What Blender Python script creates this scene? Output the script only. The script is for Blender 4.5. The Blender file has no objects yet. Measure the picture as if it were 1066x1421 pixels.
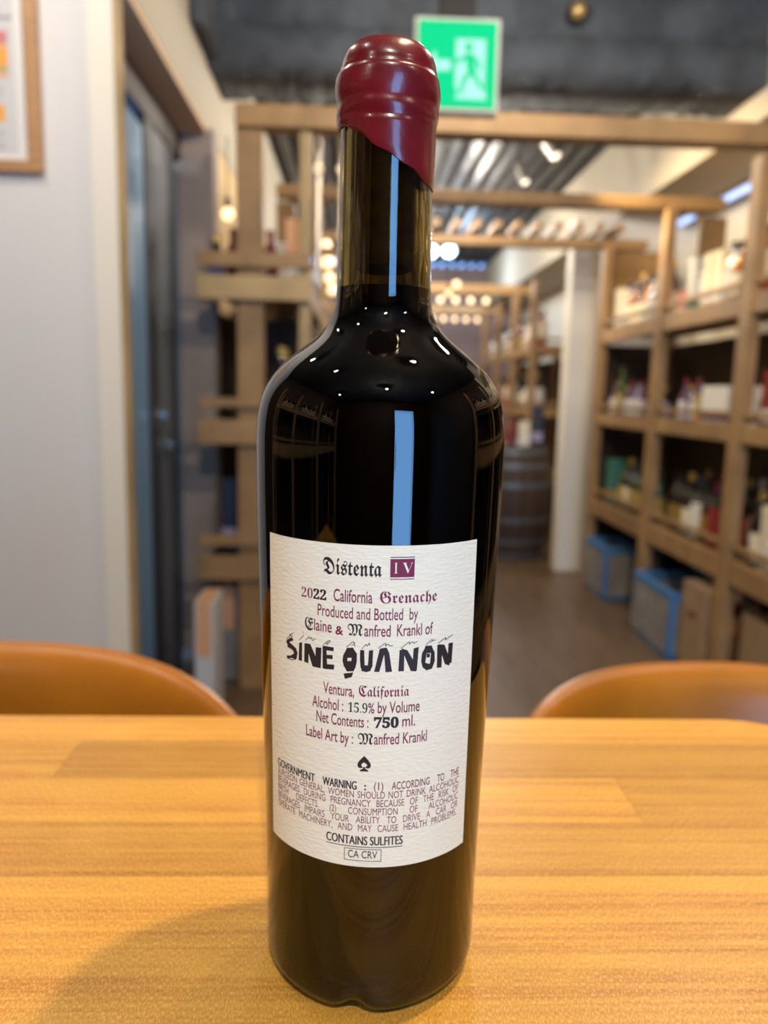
import bpy, bmesh, math, random
from math import sin, cos, pi, radians, sqrt, atan2
from mathutils import Vector, Matrix
random.seed(7)
sc = bpy.context.scene
COL = sc.collection

# ------------------------------------------------------------------ camera
CAMZ = 1.203
F_PX = 1067.0
pitch, roll, yaw = radians(8.8), radians(1.3), radians(2.25)
fw = Vector((sin(yaw)*cos(pitch), cos(yaw)*cos(pitch), -sin(pitch)))
rt0 = Vector((cos(yaw), -sin(yaw), 0)); up0 = rt0.cross(fw)
rt = rt0*cos(roll) + up0*sin(roll); up = up0*cos(roll) - rt0*sin(roll)
cd = bpy.data.cameras.new('camera'); cam = bpy.data.objects.new('camera', cd); COL.objects.link(cam)
m = Matrix((rt, up, -fw)).transposed().to_4x4(); m.translation = (0, 0, CAMZ); cam.matrix_world = m
cd.sensor_fit = 'VERTICAL'; cd.sensor_height = 36; cd.sensor_width = 27
cd.lens = F_PX/1421*36
cd.clip_start = 0.01; cd.clip_end = 60
cd.dof.use_dof = True; cd.dof.focus_distance = 0.225; cd.dof.aperture_fstop = cd.lens/3.0
sc.camera = cam

# ------------------------------------------------------------------ world, exposure
w = bpy.data.worlds.new('daylight'); sc.world = w; w.use_nodes = True
w.node_tree.nodes['Background'].inputs[0].default_value = (0.22, 0.47, 1.0, 1)
w.node_tree.nodes['Background'].inputs[1].default_value = 2.2
sc.view_settings.view_transform = 'Standard'; sc.view_settings.look = 'None'
sc.view_settings.gamma = 1.0; sc.view_settings.use_curve_mapping = False
sc.view_settings.exposure = 0.48

def lamp(name, kind, loc, energy, color, radius=0.05, target=None, angle=None, size=None, blend=.5):
    l = bpy.data.lights.new(name, kind); l.energy = energy; l.color = color
    if kind == 'AREA':
        l.shape = 'RECTANGLE'; l.size, l.size_y = size
    else: l.shadow_soft_size = radius
    if kind == 'SPOT': l.spot_size = radians(angle); l.spot_blend = blend
    o = bpy.data.objects.new(name, l); COL.objects.link(o); o.location = loc
    d = Vector(target) - Vector(loc) if target else Vector((0, 0, -1))
    o.rotation_euler = d.to_track_quat('-Z', 'Y').to_euler()
    return o
WARM = (1.0, .76, .50); NEUT = (1.0, .91, .79); COOL = (.55, .75, 1.0)
# daylight coming in through the glass shop door behind the photographer
lamp('daylight_door', 'AREA', (.93, -2.42, 1.2), 36, (.20, .50, 1.0), size=(.86, 2.1), target=(.5, 3, 1.0))
# tasting area: key lamp first, then added fill (the fixtures are built further down at the same places)
NEAR_LAMPS = [(.43, .48, 2.62, 47), (-.75, .25, 2.66, 7), (.1, -.85, 2.66, 62), (-.95, 1.35, 2.66, 16), (.95, 1.75, 2.66, 22), (1.3, -.6, 2.66, 10), (-1.3, -1.0, 2.66, 10)]
for i, (x, y, z, e) in enumerate(NEAR_LAMPS):
    lamp('near_ceiling_lamp', 'POINT', (x, y, z - .06), e, WARM if i == 0 else NEUT, .028)
# unseen fill lamps without fixtures, added to brighten shelves and aisle
FAR_FILL = [(.30, 2.55, 2.60, 16), (.25, 3.9, 2.58, 20), (.6, 4.4, 2.5, 14), (.3, 5.4, 2.58, 20), (.4, 6.6, 2.62, 22), (1.0, 6.6, 2.62, 22), (.5, 8.4, 2.62, 30)]
for x, y, z, e in FAR_FILL:
    lamp('far_fill_lamp', 'POINT', (x, y, z - .10), e, NEUT, .035)
for x in (.5, 1.2): lamp('deck_fill_lamp', 'POINT', (x, 8.8, 2.5), 15, COOL, .06)  # added cool fill that streaks the far metal deck, no fixture here
# warm wash of the track spots, lamps kept unseen behind the beam
for (a, b) in (((1.0, 3.8, 2.455), (2.15, 4.5, 1.80)), ((.9, 3.8, 2.455), (2.15, 3.4, 1.80))):
    lamp('shelf_spot_lamp', 'SPOT', a, 42, (1, .76, .42), .03, target=b, angle=75, blend=.8)

# ------------------------------------------------------------------ materials
def mat(name, color, rough=.5, metal=0.0, var=0.0, vscale=8.0, stretch=(1, 1, 1), color2=None, bump=0.0, bscale=60.0, coat=0.0, emit=None, estr=1.0, rnd=0.0, spec=.5):
    m = bpy.data.materials.new(name); m.use_nodes = True
    nt = m.node_tree; b = nt.nodes['Principled BSDF']; L = nt.links
    b.inputs['Base Color'].default_value = (*color, 1); b.inputs['Roughness'].default_value = rough
    b.inputs['Metallic'].default_value = metal; b.inputs['Coat Weight'].default_value = coat
    b.inputs['Specular IOR Level'].default_value = spec
    if emit: b.inputs['Emission Color'].default_value = (*emit, 1); b.inputs['Emission Strength'].default_value = estr
    vec = None
    if var or bump:
        tc = nt.nodes.new('ShaderNodeTexCoord'); mp = nt.nodes.new('ShaderNodeMapping'); mp.inputs['Scale'].default_value = stretch
        L.new(tc.outputs['Object'], mp.inputs[0]); vec = mp.outputs[0]
    colsock = None
    if var:
        n = nt.nodes.new('ShaderNodeTexNoise'); n.inputs['Scale'].default_value = vscale; n.inputs['Detail'].default_value = 5
        L.new(vec, n.inputs['Vector'])
        mx = nt.nodes.new('ShaderNodeMix'); mx.data_type = 'RGBA'
        c2 = color2 or tuple(c*(1-var) for c in color)
        mx.inputs[6].default_value = (*color, 1); mx.inputs[7].default_value = (*c2, 1)
        rp = nt.nodes.new('ShaderNodeMapRange'); rp.inputs[1].default_value = .35; rp.inputs[2].default_value = .65
        L.new(n.outputs[0], rp.inputs[0]); L.new(rp.outputs[0], mx.inputs[0]); colsock = mx.outputs[2]
    if rnd:
        oi = nt.nodes.new('ShaderNodeObjectInfo'); mr = nt.nodes.new('ShaderNodeMapRange')
        mr.inputs[3].default_value = 1-rnd; mr.inputs[4].default_value = 1+rnd
        L.new(oi.outputs['Random'], mr.inputs[0])
        h = nt.nodes.new('ShaderNodeHueSaturation'); L.new(mr.outputs[0], h.inputs['Value'])
        if colsock: L.new(colsock, h.inputs['Color'])
        else: h.inputs['Color'].default_value = (*color, 1)
        colsock = h.outputs[0]
    if colsock: L.new(colsock, b.inputs['Base Color'])
    if bump:
        n2 = nt.nodes.new('ShaderNodeTexNoise'); n2.inputs['Scale'].default_value = bscale; n2.inputs['Detail'].default_value = 3
        bp = nt.nodes.new('ShaderNodeBump'); bp.inputs['Strength'].default_value = bump; bp.inputs['Distance'].default_value = .3/bscale
        L.new(vec, n2.inputs['Vector']); L.new(n2.outputs[0], bp.inputs['Height']); L.new(bp.outputs[0], b.inputs['Normal'])
    return m

M = {}
M['white_wall'] = mat('white_wall', (.70, .69, .68), .85, bump=.15, bscale=300)
M['cream_wall'] = mat('cream_wall', (.74, .68, .56), .8)
M['cream_bright'] = mat('cream_paint', (.86, .80, .68), .6)
M['tan_wall'] = mat('tan_wall', (.60, .42, .20), .8)
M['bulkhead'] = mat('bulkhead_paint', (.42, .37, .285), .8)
M['cream_trim'] = mat('cream_trim', (.78, .74, .64), .6)
M['pine'] = mat('pine', (.37, .215, .085), .55, var=.3, vscale=3, stretch=(2, 2, 2), rnd=.12)
M['pine_light'] = mat('pine_light', (.44, .30, .13), .55, var=.3, vscale=4, rnd=.10)
M['frame_oak'] = mat('frame_oak', (.50, .27, .12), .5, var=.25, vscale=20, stretch=(1, 1, 8))
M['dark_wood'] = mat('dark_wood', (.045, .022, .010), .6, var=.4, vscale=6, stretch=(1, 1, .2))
M['panel_grey'] = mat('panel_grey', (.36, .295, .25), .8, var=.15, vscale=4)
M['soffit_brown'] = mat('soffit_brown', (.60, .42, .26), .8)
M['concrete'] = mat('concrete', (.075, .086, .10), .95, var=.35, vscale=7, bump=.8, bscale=35)
M['deck_metal'] = mat('deck_metal', (.10, .095, .09), .46, .6, var=.5, vscale=5, stretch=(3, .4, 3))
M['ceiling_dark'] = mat('ceiling_dark', (.04, .04, .042), .8)
M['black_metal'] = mat('black_metal', (.015, .015, .017), .45, .3)
M['dark_frame'] = mat('dark_frame', (.03, .033, .04), .6, 0)
M['grey_frame'] = mat('grey_frame', (.13, .145, .165), .6, 0)
M['glass_day_reflection'] = mat('glass_day_reflection', (.17, .30, .46), .45, .0)  # opaque blue colour stands for daylight reflected in the door glass
M['chrome'] = mat('chrome', (.75, .74, .72), .15, 1.0)
M['brass'] = mat('brass', (.50, .34, .14), .35, .6)
M['floor_base'] = mat('floor_base', (.04, .028, .02), .8)
M['floor_plank'] = mat('floor_plank', (.19, .115, .062), .38, var=.45, vscale=7, stretch=(6, .5, 1), rnd=.18)
M['leather'] = mat('leather', (.42, .145, .008), .36, var=.35, vscale=5, bump=.25, bscale=240, spec=.4)
M['leather_dark'] = mat('leather_dark', (.30, .12, .02), .5)
M['cardboard'] = mat('cardboard', (.36, .23, .12), .85, var=.2)
M['crate_grey'] = mat('crate_grey', (.31, .29, .27), .5, var=.3, vscale=9)
M['crate_blue'] = mat('crate_blue', (.055, .19, .42), .5)
M['steel_band'] = mat('steel_band', (.16, .18, .20), .5, .7)
M['stave_oak'] = mat('stave_oak', (.085, .045, .025), .6, var=.5, vscale=9, stretch=(1, 1, .2), rnd=.25)
M['white'] = mat('white_card', (.78, .76, .72), .6)
M['cream_card'] = mat('cream_card', (.80, .72, .54), .6)
M['pink'] = mat('pink_card', (.62, .20, .20), .6)
M['red'] = mat('red_card', (.28, .03, .025), .5)
M['orange'] = mat('orange_card', (.85, .38, .07), .6)
M['yellow'] = mat('yellow_card', (.48, .36, .11), .6)
M['peach'] = mat('peach_card', (.75, .40, .20), .6)
M['teal'] = mat('teal_card', (.03, .17, .15), .5)
M['green_glass'] = mat('green_glass', (.035, .07, .02), .12, coat=.5)
M['dark_glass'] = mat('dark_glass', (.012, .010, .008), .1, coat=.5)
M['amber_glass'] = mat('amber_glass', (.38, .14, .02), .1, coat=.5)
M['pale_glass'] = mat('pale_glass', (.55, .56, .52), .1, coat=.5)
M['rose_glass'] = mat('rose_glass', (.45, .06, .03), .1, coat=.5)
M['purple'] = mat('purple_card', (.10, .04, .10), .5)
M['maroon'] = mat('maroon_card', (.20, .02, .04), .5)
M['lilac'] = mat('lilac_card', (.38, .34, .48), .5)
M['gold'] = mat('gold_foil', (.55, .38, .10), .35, .6)
M['navy'] = mat('navy_card', (.02, .03, .06), .5)
M['mauve_wall'] = mat('mauve_wall', (.30, .22, .21), .8, var=.1)
M['steel_pipe'] = mat('satin_steel', (.55, .52, .46), .3, .8)
M['bulb_dim'] = mat('bulb_dim', (.9, .8, .65), .2, emit=(1, .70, .42), estr=.7)
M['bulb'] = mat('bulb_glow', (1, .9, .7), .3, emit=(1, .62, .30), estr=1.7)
M['lamp_glow'] = mat('lamp_glow', (1, 1, 1), .3, emit=(1, .86, .66), estr=1.8)
M['cool_glow'] = mat('cool_lamp_glow', (1, 1, 1), .3, emit=(.62, .88, 1.0), estr=9)
M['led_strip'] = mat('led_strip_glow', (1, 1, 1), .3, emit=(.24, .46, 1.0), estr=1.25)
M['sign_green'] = mat('sign_green', (.0, .06, .03), .7, spec=.1, emit=(.0, .52, .20), estr=1)
M['sign_white'] = mat('sign_white', (.15, .2, .2), .7, spec=.1, emit=(.22, .58, .52), estr=1)
M['sign_case'] = mat('sign_case', (.55, .55, .50), .5)
M['paper_grey'] = mat('paper_grey', (.62, .62, .62), .7)
M['ink_grey'] = mat('ink_grey', (.28, .26, .25), .7)

# ------------------------------------------------------------------ mesh builder
class MB:
    def __init__(s): s.v = []; s.f = []
    def add(s, vs, fs):
        n = len(s.v); s.v += [tuple(v) for v in vs]; s.f += [tuple(i+n for i in f) for f in fs]; return s
    def box(s, x0, x1, y0, y1, z0, z1, b=0.0):
        if b <= 0:
            vs = [(x, y, z) for z in (z0, z1) for y in (y0, y1) for x in (x0, x1)]
            return s.add(vs, [(0, 2, 3, 1), (4, 5, 7, 6), (0, 1, 5, 4), (1, 3, 7, 5), (3, 2, 6, 7), (2, 0, 4, 6)])
        bm = bmesh.new(); bmesh.ops.create_cube(bm, size=1)
        for v in bm.verts: v.co = Vector(((x0+x1)/2+v.co.x*(x1-x0), (y0+y1)/2+v.co.y*(y1-y0), (z0+z1)/2+v.co.z*(z1-z0)))
        bmesh.ops.bevel(bm, geom=bm.edges[:], offset=b, segments=2, affect='EDGES', profile=.5)
        bm.verts.index_update(); s.add([v.co for v in bm.verts], [[v.index for v in f.verts] for f in bm.faces]); bm.free(); return s
    def lathe(s, prof, cx=0, cy=0, z0=0, n=24, cap=True):
        k = len(prof); vs = []; fs = []
        for z, r in prof:
            for i in range(n): a = 2*pi*i/n; vs.append((cx+r*cos(a), cy+r*sin(a), z0+z))
        for j in range(k-1):
            for i in range(n): i2 = (i+1) % n; fs.append((j*n+i, j*n+i2, (j+1)*n+i2, (j+1)*n+i))
        if cap: fs.append(tuple(range(n-1, -1, -1))); fs.append(tuple((k-1)*n+i for i in range(n)))
        return s.add(vs, fs)
    def tube(s, p, q, r, r2=None, n=10):
        p, q = Vector(p), Vector(q); d = (q-p).normalized(); a = d.orthogonal().normalized(); b = d.cross(a); r2 = r if r2 is None else r2
        vs = [p+(a*cos(2*pi*i/n)+b*sin(2*pi*i/n))*r for i in range(n)]+[q+(a*cos(2*pi*i/n)+b*sin(2*pi*i/n))*r2 for i in range(n)]
        fs = [(i, (i+1) % n, n+(i+1) % n, n+i) for i in range(n)]+[tuple(range(n-1, -1, -1)), tuple(range(n, 2*n))]
        return s.add(vs, fs)
    def sphere(s, c, r, n=12, sz=1.0):
        prof = [(-r*cos(pi*j/8)*sz, max(r*sin(pi*j/8), 1e-5)) for j in range(9)]
        return s.lathe(prof, c[0], c[1], c[2], n)
    def prism(s, pts, z0, z1):
        n = len(pts); vs = [(x, y, z0) for x, y in pts]+[(x, y, z1) for x, y in pts]
        return s.add(vs, [tuple(range(n-1, -1, -1)), tuple(range(n, 2*n))]+[(i, (i+1) % n, n+(i+1) % n, n+i) for i in range(n)])
    def xform(s, mtx): s.v = [tuple(mtx @ Vector(v)) for v in s.v]; return s
    def mesh(s, name, smooth=None):
        me = bpy.data.meshes.new(name); me.from_pydata(s.v, [], s.f)
        bm = bmesh.new(); bm.from_mesh(me); bmesh.ops.recalc_face_normals(bm, faces=bm.faces[:]); bm.to_mesh(me); bm.free()
        if smooth:
            for p in me.polygons: p.use_smooth = True
            me.set_sharp_from_angle(angle=radians(smooth))
        return me

def obj(name, mb, material, parent=None, smooth=None, loc=None):
    me = mb if isinstance(mb, bpy.types.Mesh) else mb.mesh(name, smooth)
    if material and not me.materials: me.materials.append(M[material] if isinstance(material, str) else material)
    o = bpy.data.objects.new(name, me); COL.objects.link(o)
    if parent: o.parent = parent
    if loc is not None: o.location = loc
    return o
def tag(o, label=None, cat=None, group=None, kind=None):
    if label: o['label'] = label
    if cat: o['category'] = cat
    if group: o['group'] = group
    if kind: o['kind'] = kind
    return o
def thing(name, label, cat, loc=(0, 0, 0), rz=0, group=None, kind=None):
    o = bpy.data.objects.new(name, None); COL.objects.link(o); o.location = loc; o.rotation_euler = (0, 0, rz)
    o.empty_display_size = .05
    return tag(o, label, cat, group, kind)
def dup(root, loc, rz, label, group=None):
    r = root.copy(); COL.objects.link(r); r.location = loc; r.rotation_euler = (0, 0, rz); r['label'] = label
    if group: r['group'] = group
    for ch in list(root.children):
        c = ch.copy(); COL.objects.link(c); c.parent = r
        for g in list(ch.children):
            d = g.copy(); COL.objects.link(d); d.parent = c
    return r
def struct(name, mb, material, label, cat='structure', smooth=None):
    return tag(obj(name, mb, material, smooth=smooth), label, cat, kind='structure')

# ------------------------------------------------------------------ room shell
fl = struct('floor', MB().box(-2.3, 2.4, -2.6, 10.6, -.06, -.009), 'floor_base', 'brown oak plank floor running away between the wooden racks', 'floor')
pm = MB().box(-.0745, .0745, -.598, .598, -.009, 0, .0012).mesh('plank'); pm.materials.append(M['floor_plank'])
for i in range(27):
    off = (i*.37) % 1.2
    for k in range(9):
        y = 1.0+k*1.2-off+.6
        if -1.7 < -1.62+i*.15 < 2.3 and y < 10: obj('plank', pm, None, fl, loc=(-1.62+i*.15, y, 0))
struct('wall_near_left', MB().box(-2.2, -.90, 2.15, 2.27, 0, 2.87).box(-.90, -.62, 2.15, 2.165, 0, 2.87), 'white_wall', 'plain white wall end on the left carrying the framed notice', 'wall')
struct('trim_1', MB().box(-.70, -.632, 2.141, 2.15, 0, 2.87), 'cream_trim', 'cream corner board at the edge of the white wall', 'trim')
struct('trim_2', MB().box(-.632, -.616, 2.138, 2.17, 0, 2.25), 'pine_light', 'narrow pale wooden edge strip on the corner of the white wall', 'trim')
struct('wall_side_left', MB().box(-2.3, -2.2, -2.6, 2.27, 0, 2.87), 'dark_wood', 'dark timber side wall left of the table outside the picture', 'wall')
struct('wall_left', MB().box(-.90, -.62, 2.165, 4.05, 2.25, 2.87).box(-.9, -.62, 4.05, 10.5, 2.25, 2.87), 'bulkhead', 'cream wall above the sliding door and behind the left rack', 'wall')
struct('wall_left_lower', MB().box(-.9, -.625, 3.47, 10.5, 0, 2.25), 'tan_wall', 'warm tan wall behind the left rack', 'wall')
struct('trim_3', MB().box(-.90, -.622, 2.165, 3.35, 2.225, 2.25), 'soffit_brown', 'brown board lining the underside above the sliding door', 'trim')
struct('wall_pillar', MB().box(-.90, -.60, 3.35, 3.47, 0, 2.25), 'panel_grey', 'brownish grey upright wall panel between sliding door and left rack', 'wall')
struct('wall_back', MB().box(-.9, 2.4, 10.5, 10.6, 0, 2.87), 'mauve_wall', 'dim mauve wall at the far end of the shop', 'wall')
struct('wall_right', MB().box(2.2, 2.3, 2.0, 10.5, 0, 2.87), 'cream_wall', 'cream wall behind the right wooden rack, lit above the top shelf', 'wall')
struct('wall_side_right', MB().box(2.2, 2.3, -2.6, 2.0, 0, 2.87), 'dark_wood', 'dark timber side wall right of the table outside the picture', 'wall')
wf = MB().box(-2.3, .50, -2.6, -2.5, 0, 2.87).box(1.36, 2.3, -2.6, -2.5, 0, 2.87).box(.5, 1.36, -2.6, -2.5, 2.25, 2.87)
struct('wall_front', wf, 'dark_wood', 'dark timber shop front wall behind the photographer', 'wall')
d0 = thing('door_2', 'glass shop door with slim black frame behind the photographer', 'door', (.93, -2.5, 0), kind='structure')
obj('frame', MB().box(-.43, -.40, -.05, 0, 0, 2.25).box(.40, .43, -.05, 0, 0, 2.25).box(-.40, .40, -.05, 0, 2.2, 2.25).box(-.40, .40, -.05, 0, 0, .12), 'black_metal', d0)
obj('handle', MB().tube((-.38, .04, .9), (-.38, .04, 1.3), .012), 'chrome', d0)
# corrugated metal roof deck
cg = MB(); pts = []; x = -2.3
while x < 2.35:
    pts += [(x, 2.94), (x+.05, 2.94), (x+.065, 2.87), (x+.115, 2.87), (x+.13, 2.94)]; x += .13
pts.append((x, 2.94))
vs = [(a, y, b) for y in (2.2, 10.6) for a, b in pts]; n = len(pts)
cg.add(vs, [(i, i+1, n+i+1, n+i) for i in range(n-1)])
cg.box(-2.3, 2.4, -2.6, 10.6, 2.95, 3.0)
struct('ceiling', cg, 'deck_metal', 'dark corrugated metal roof deck above the shop', 'ceiling')
struct('ceiling_board', MB().box(-2.3, 2.3, -2.6, 2.2, 2.87, 2.9), 'ceiling_dark', 'plain dark board ceiling above the tasting table', 'ceiling')
def rough_beam():
    bm = bmesh.new()
    for (a, b, c, d, e, f_) in ((-.62, 2.2, 3.35, 3.68, 2.63, 2.868), (-.62, 2.2, 3.33, 3.70, 2.485, 2.64)):
        r = bmesh.ops.create_grid(bm, x_segments=60, y_segments=4, size=.5)
        bmesh.ops.delete(bm, geom=r['verts'], context='VERTS')
        nx, nr = 80, 16
        rings = []
        for i in range(nx+1):
            x = a+(b-a)*i/nx; ring = []
            per = [(c, e), (c, (e+f_)/2), (c, f_), ((c+d)/2, f_), (d, f_), (d, (e+f_)/2), (d, e), ((c+d)/2, e)]
            for (yy, zz) in per: ring.append(bm.verts.new((x, yy+random.uniform(-.009, .009), min(zz+random.uniform(-.009, .009), 2.866))))
            rings.append(ring)
        for i in range(nx):
            for k in range(8): bm.faces.new((rings[i][k], rings[i][(k+1) % 8], rings[i+1][(k+1) % 8], rings[i+1][k]))
        bm.faces.new(rings[0]); bm.faces.new(rings[-1])
    me = bpy.data.meshes.new('b'); bmesh.ops.recalc_face_normals(bm, faces=bm.faces[:]); bm.to_mesh(me); bm.free()
    for p in me.polygons: p.use_smooth = True
    return me
struct('trim_5', rough_beam(), 'concrete', 'rough grey fireproofed beam crossing the ceiling behind the exit sign', 'beam')
struct('trim_6', MB().box(-.72, -.62, 2.4, 3.33, 2.56, 2.866, .02).box(-.62, -.56, 3.0, 3.34, 2.50, 2.866, .02), 'concrete', 'grey beam haunch at the top of the left wall', 'beam')
struct('wall_bulkhead', MB().box(1.67, 2.2, 2.3, 10.5, 2.365, 2.87), 'bulkhead', 'cream boxed bulkhead hanging over the right rack', 'wall')
struct('wall_partition', MB().box(1.57, 2.2, 5.2, 5.34, 0, 2.365), 'white_wall', 'white partition closing the end of the right rack', 'wall')
struct('trim_7', MB().box(1.41, 1.57, 5.2, 5.34, 0, 2.36, .004), 'cream_bright', 'white upright post at the far end of the right rack', 'post')
struct('trim_8', MB().box(2.0, 2.2, 4.12, 4.24, 0, 1.54), 'panel_grey', 'grey mauve pillar behind the right rack', 'pillar')

# sliding door in the left wall
dr = thing('door_1', 'sliding door with dark frames, glass painted blue for reflected daylight, in the left wall opening', 'door', (-.745, 2.9, 0), kind='structure')
obj('glass', MB().box(-.012, 0, -.63, -.08, .06, 2.08), 'glass_day_reflection', dr)
obj('glass', MB().box(-.012, 0, .33, .448, .06, 2.08), 'glass_day_reflection', dr)
obj('stile', MB().box(-.02, .010, -.08, .04, 0, 2.12, .003), 'dark_frame', dr)
obj('stile', MB().box(-.02, .006, .04, .25, 0, 2.12, .003), 'grey_frame', dr)
obj('stile', MB().box(-.02, .010, .25, .33, 0, 2.12, .003), 'dark_frame', dr)
obj('top_rail', MB().box(-.03, .014, -.63, .448, 2.12, 2.22, .003), 'dark_wood', dr)
for y, z in ((-.005, 1.106), (.06, .994)):
    h = obj('handle', MB().tube((.006, y, z), (.045, y, z), .009).tube((.04, y-.02, z), (.04, y+.03, z), .014), 'chrome', dr, smooth=40)
    obj('lock_plate', MB().box(.006, .012, y-.02, y+.02, z-.05, z+.03, .002), 'grey_frame', h)

# framed notice on the white wall
fr = thing('framed_notice', 'colour printed notice in a pale wooden frame on the white wall', 'picture', (-1.042, 2.15, 1.98))
W2, H2 = .222, .235
obj('frame', MB().box(-W2, W2, -.025, 0, -H2, -H2+.03, .003).box(-W2, W2, -.025, 0, H2-.03, H2, .003).box(-W2, -W2+.035, -.025, 0, -H2+.03, H2-.03, .003).box(W2-.035, W2, -.025, 0, -H2+.03, H2-.03, .003), 'frame_oak', fr)
obj('mat_board', MB().box(-W2+.035, W2-.035, -.008, 0, -H2+.03, H2-.03), 'white', fr)
ps = obj('poster', MB().box(-.165, .160, -.0095, -.008, -.185, .185), 'paper_grey', fr)
def band(z0, z1, m_, x0=-.16, x1=.143): obj('printed_band', MB().box(x0, x1, -.0102, -.0096, z0, z1), m_, ps)
Z = lambda y: 2.165-y*(2.165-1.745)/243-1.98
band(Z(30), Z(26), 'ink_grey', -.16, .157)
band(Z(64), Z(46), 'pink'); band(Z(94), Z(66), 'orange'); band(Z(102), Z(95), 'yellow'); band(Z(110), Z(104), 'peach')
band(Z(171), Z(148), 'orange', -.16, .13)
for y in (122, 128, 134, 184, 190, 200, 207): band(Z(y+1.6), Z(y), 'ink_grey', -.15, .125)

# ------------------------------------------------------------------ emergency exit sign
es = thing('exit_sign', 'lit green emergency exit sign with running figure hanging before the grey beam', 'sign', (.288, 2.5, 2.06))
obj('case', MB().box(-.13, .13, -.001, .05, -.005, .262, .004), 'sign_case', es)
fc = obj('face_panel', MB().box(-.118, .118, -.006, 0, .008, .250), 'sign_green', es)
def poly(pts, y0, y1): 
    mb = MB(); n = len(pts); mb.add([(a, y0, b) for a, b in pts]+[(a, y1, b) for a, b in pts], [tuple(range(n)), tuple(range(2*n-1, n-1, -1))]+[(i, (i+1) % n, n+(i+1) % n, n+i) for i in range(n)]); return mb
obj('doorway_symbol', poly([(-.005, .20), (.085, .20), (.085, .075), (.092, .03), (-.004, .032), (.004, .05), (-.005, .07)], -.0072, -.0065), 'sign_white', fc)
obj('arrow_symbol', poly([(-.105, .125), (-.065, .165), (-.065, .14), (-.02, .14), (-.02, .11), (-.065, .11), (-.065, .085)], -.0072, -.0065), 'sign_white', fc)
rm = MB()
def limb(a, b, w_):
    d = Vector((b[0]-a[0], 0, b[1]-a[1])).normalized(); nrm = Vector((-d.z, 0, d.x))*w_/2; A = Vector((a[0], -.0078, a[1])); B = Vector((b[0], -.0078, b[1]))
    rm.add([A+nrm, A-nrm, B-nrm, B+nrm], [(0, 1, 2, 3)])
rm.add([(.034+.013*cos(t*pi/6), -.0078, .178+.013*sin(t*pi/6)) for t in range(12)], [tuple(range(12))])
for a, b, c in (((.034, .16), (.046, .108), .026), ((.03, .155), (.0, .135), .011), ((.0, .135), (-.012, .148), .010), ((.04, .155), (.066, .135), .011), ((.066, .135), (.068, .115), .010), ((.045, .11), (.022, .085), .014), ((.022, .085), (.012, .045), .012), ((.047, .112), (.066, .080), .014), ((.066, .080), (.082, .06), .012)): limb(a, b, c)
obj('running_figure', rm, 'sign_green', fc)
obj('mount', MB().box(-.055, .055, .0, .045, .262, .34, .004).box(-.012, .012, .012, .034, .34, .808), 'black_metal', es)

# ------------------------------------------------------------------ ceiling lamps
def downlight(x, y, z, label, r=.045):
    t = thing('ceiling_spotlight', label, 'lamp', (x, y, z))
    obj('stem', MB().tube((0, 0, .03), (0, 0, 2.87-z), .008), 'black_metal', t)
    obj('housing', MB().lathe([(.03, r*.7), (.035, r), (-.02, r), (-.02, r*.93), (.02, r*.9), (.025, r*.5)], n=20), 'black_metal', t, smooth=40)
    obj('lamp_glass', MB().lathe([(.019, .001), (.018, r*.55), (.012, r*.85)], n=16, cap=False), 'lamp_glow', t)
    return t
NL = ['right of the bottle above the table', 'left above the table, added as fill', 'behind the camera on the centre, added as fill', 'in front of the white wall, added as fill', 'right before the long wooden beam, added as fill', 'behind the camera on the right, added as fill', 'behind the camera on the left, added as fill']
for (x, y, z, e), s in zip(NEAR_LAMPS, NL): downlight(x, y, z, 'black ceiling spotlight '+s)
def trackspot(x, y, z, dx, dz, label, r=.033, L=.13, m_='steel_pipe', glow='lamp_glow'):
    t = thing('track_spotlight', label, 'lamp', (x, y, z))
    a = Vector((0, 0, 0)); b = Vector((dx, -.35, dz)).normalized()*L
    obj('stem', MB().tube((0, 0, 0), (0, 0, 2.87-z), .007), 'black_metal', t)
    obj('can', MB().tube(a, b, r*.8, r, 16), m_, t, smooth=40)
    obj('lens', MB().tube(b*1.01, b*1.03, r*.72, r*.72, 16), glow, t)
    return t
trackspot(1.02, 4.5, 2.62, .45, -.8, 'silver track spotlight tilted right between second beam and metal deck')
trackspot(.98, 5.0, 2.62, .3, -.9, 'smaller silver track spotlight behind the tilted one', .028)
trackspot(1.50, 3.93, 2.66, .4, -.6, 'small bright spotlight beside the cream bulkhead above the long beam', .03, .07)
trackspot(.61, 4.4, 2.66, .1, -.6, 'dim spotlight just above the long beam right of the exit sign', .028, .06, glow='led_strip')
trackspot(.84, 6.0, 2.64, .1, -.9, 'round bluish spotlight seen under the second beam', .06, .03, glow='led_strip')
trackspot(.72, 8.0, 2.63, .05, -.2, 'left one of two brilliant white lamps deep in the shop', .085, .04, glow='cool_glow')
trackspot(.90, 8.0, 2.64, .05, -.2, 'right one of two brilliant white lamps deep in the shop', .085, .04, glow='cool_glow')
t = thing('ceiling_fitting', 'small round brass fitting fixed to the face of the grey beam', 'fitting', (.86, 3.34, 2.725))
obj('base', MB().tube((0, .0, 0), (0, -.02, 0), .045, .045, 16), 'black_metal', t); obj('knob', MB().sphere((0, -.035, 0), .034), 'brass', t, smooth=60)
for i, (y0, y1, s) in enumerate(((3.5, 4.75, 'nearer bluish strip light under the bulkhead over the right rack'), (4.98, 5.19, 'farther bluish strip light near the white partition'), (5.4, 6.6, 'bluish strip light beyond the partition'))):
    t = thing('strip_light', s, 'lamp', (2.09, y0, 2.365))
    obj('housing', MB().box(-.03, .03, 0, y1-y0, -.02, 0), 'white', t)
    obj('diffuser', MB().box(-.022, .022, .01, y1-y0-.01, -.034, -.0205), 'led_strip', t)

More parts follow.
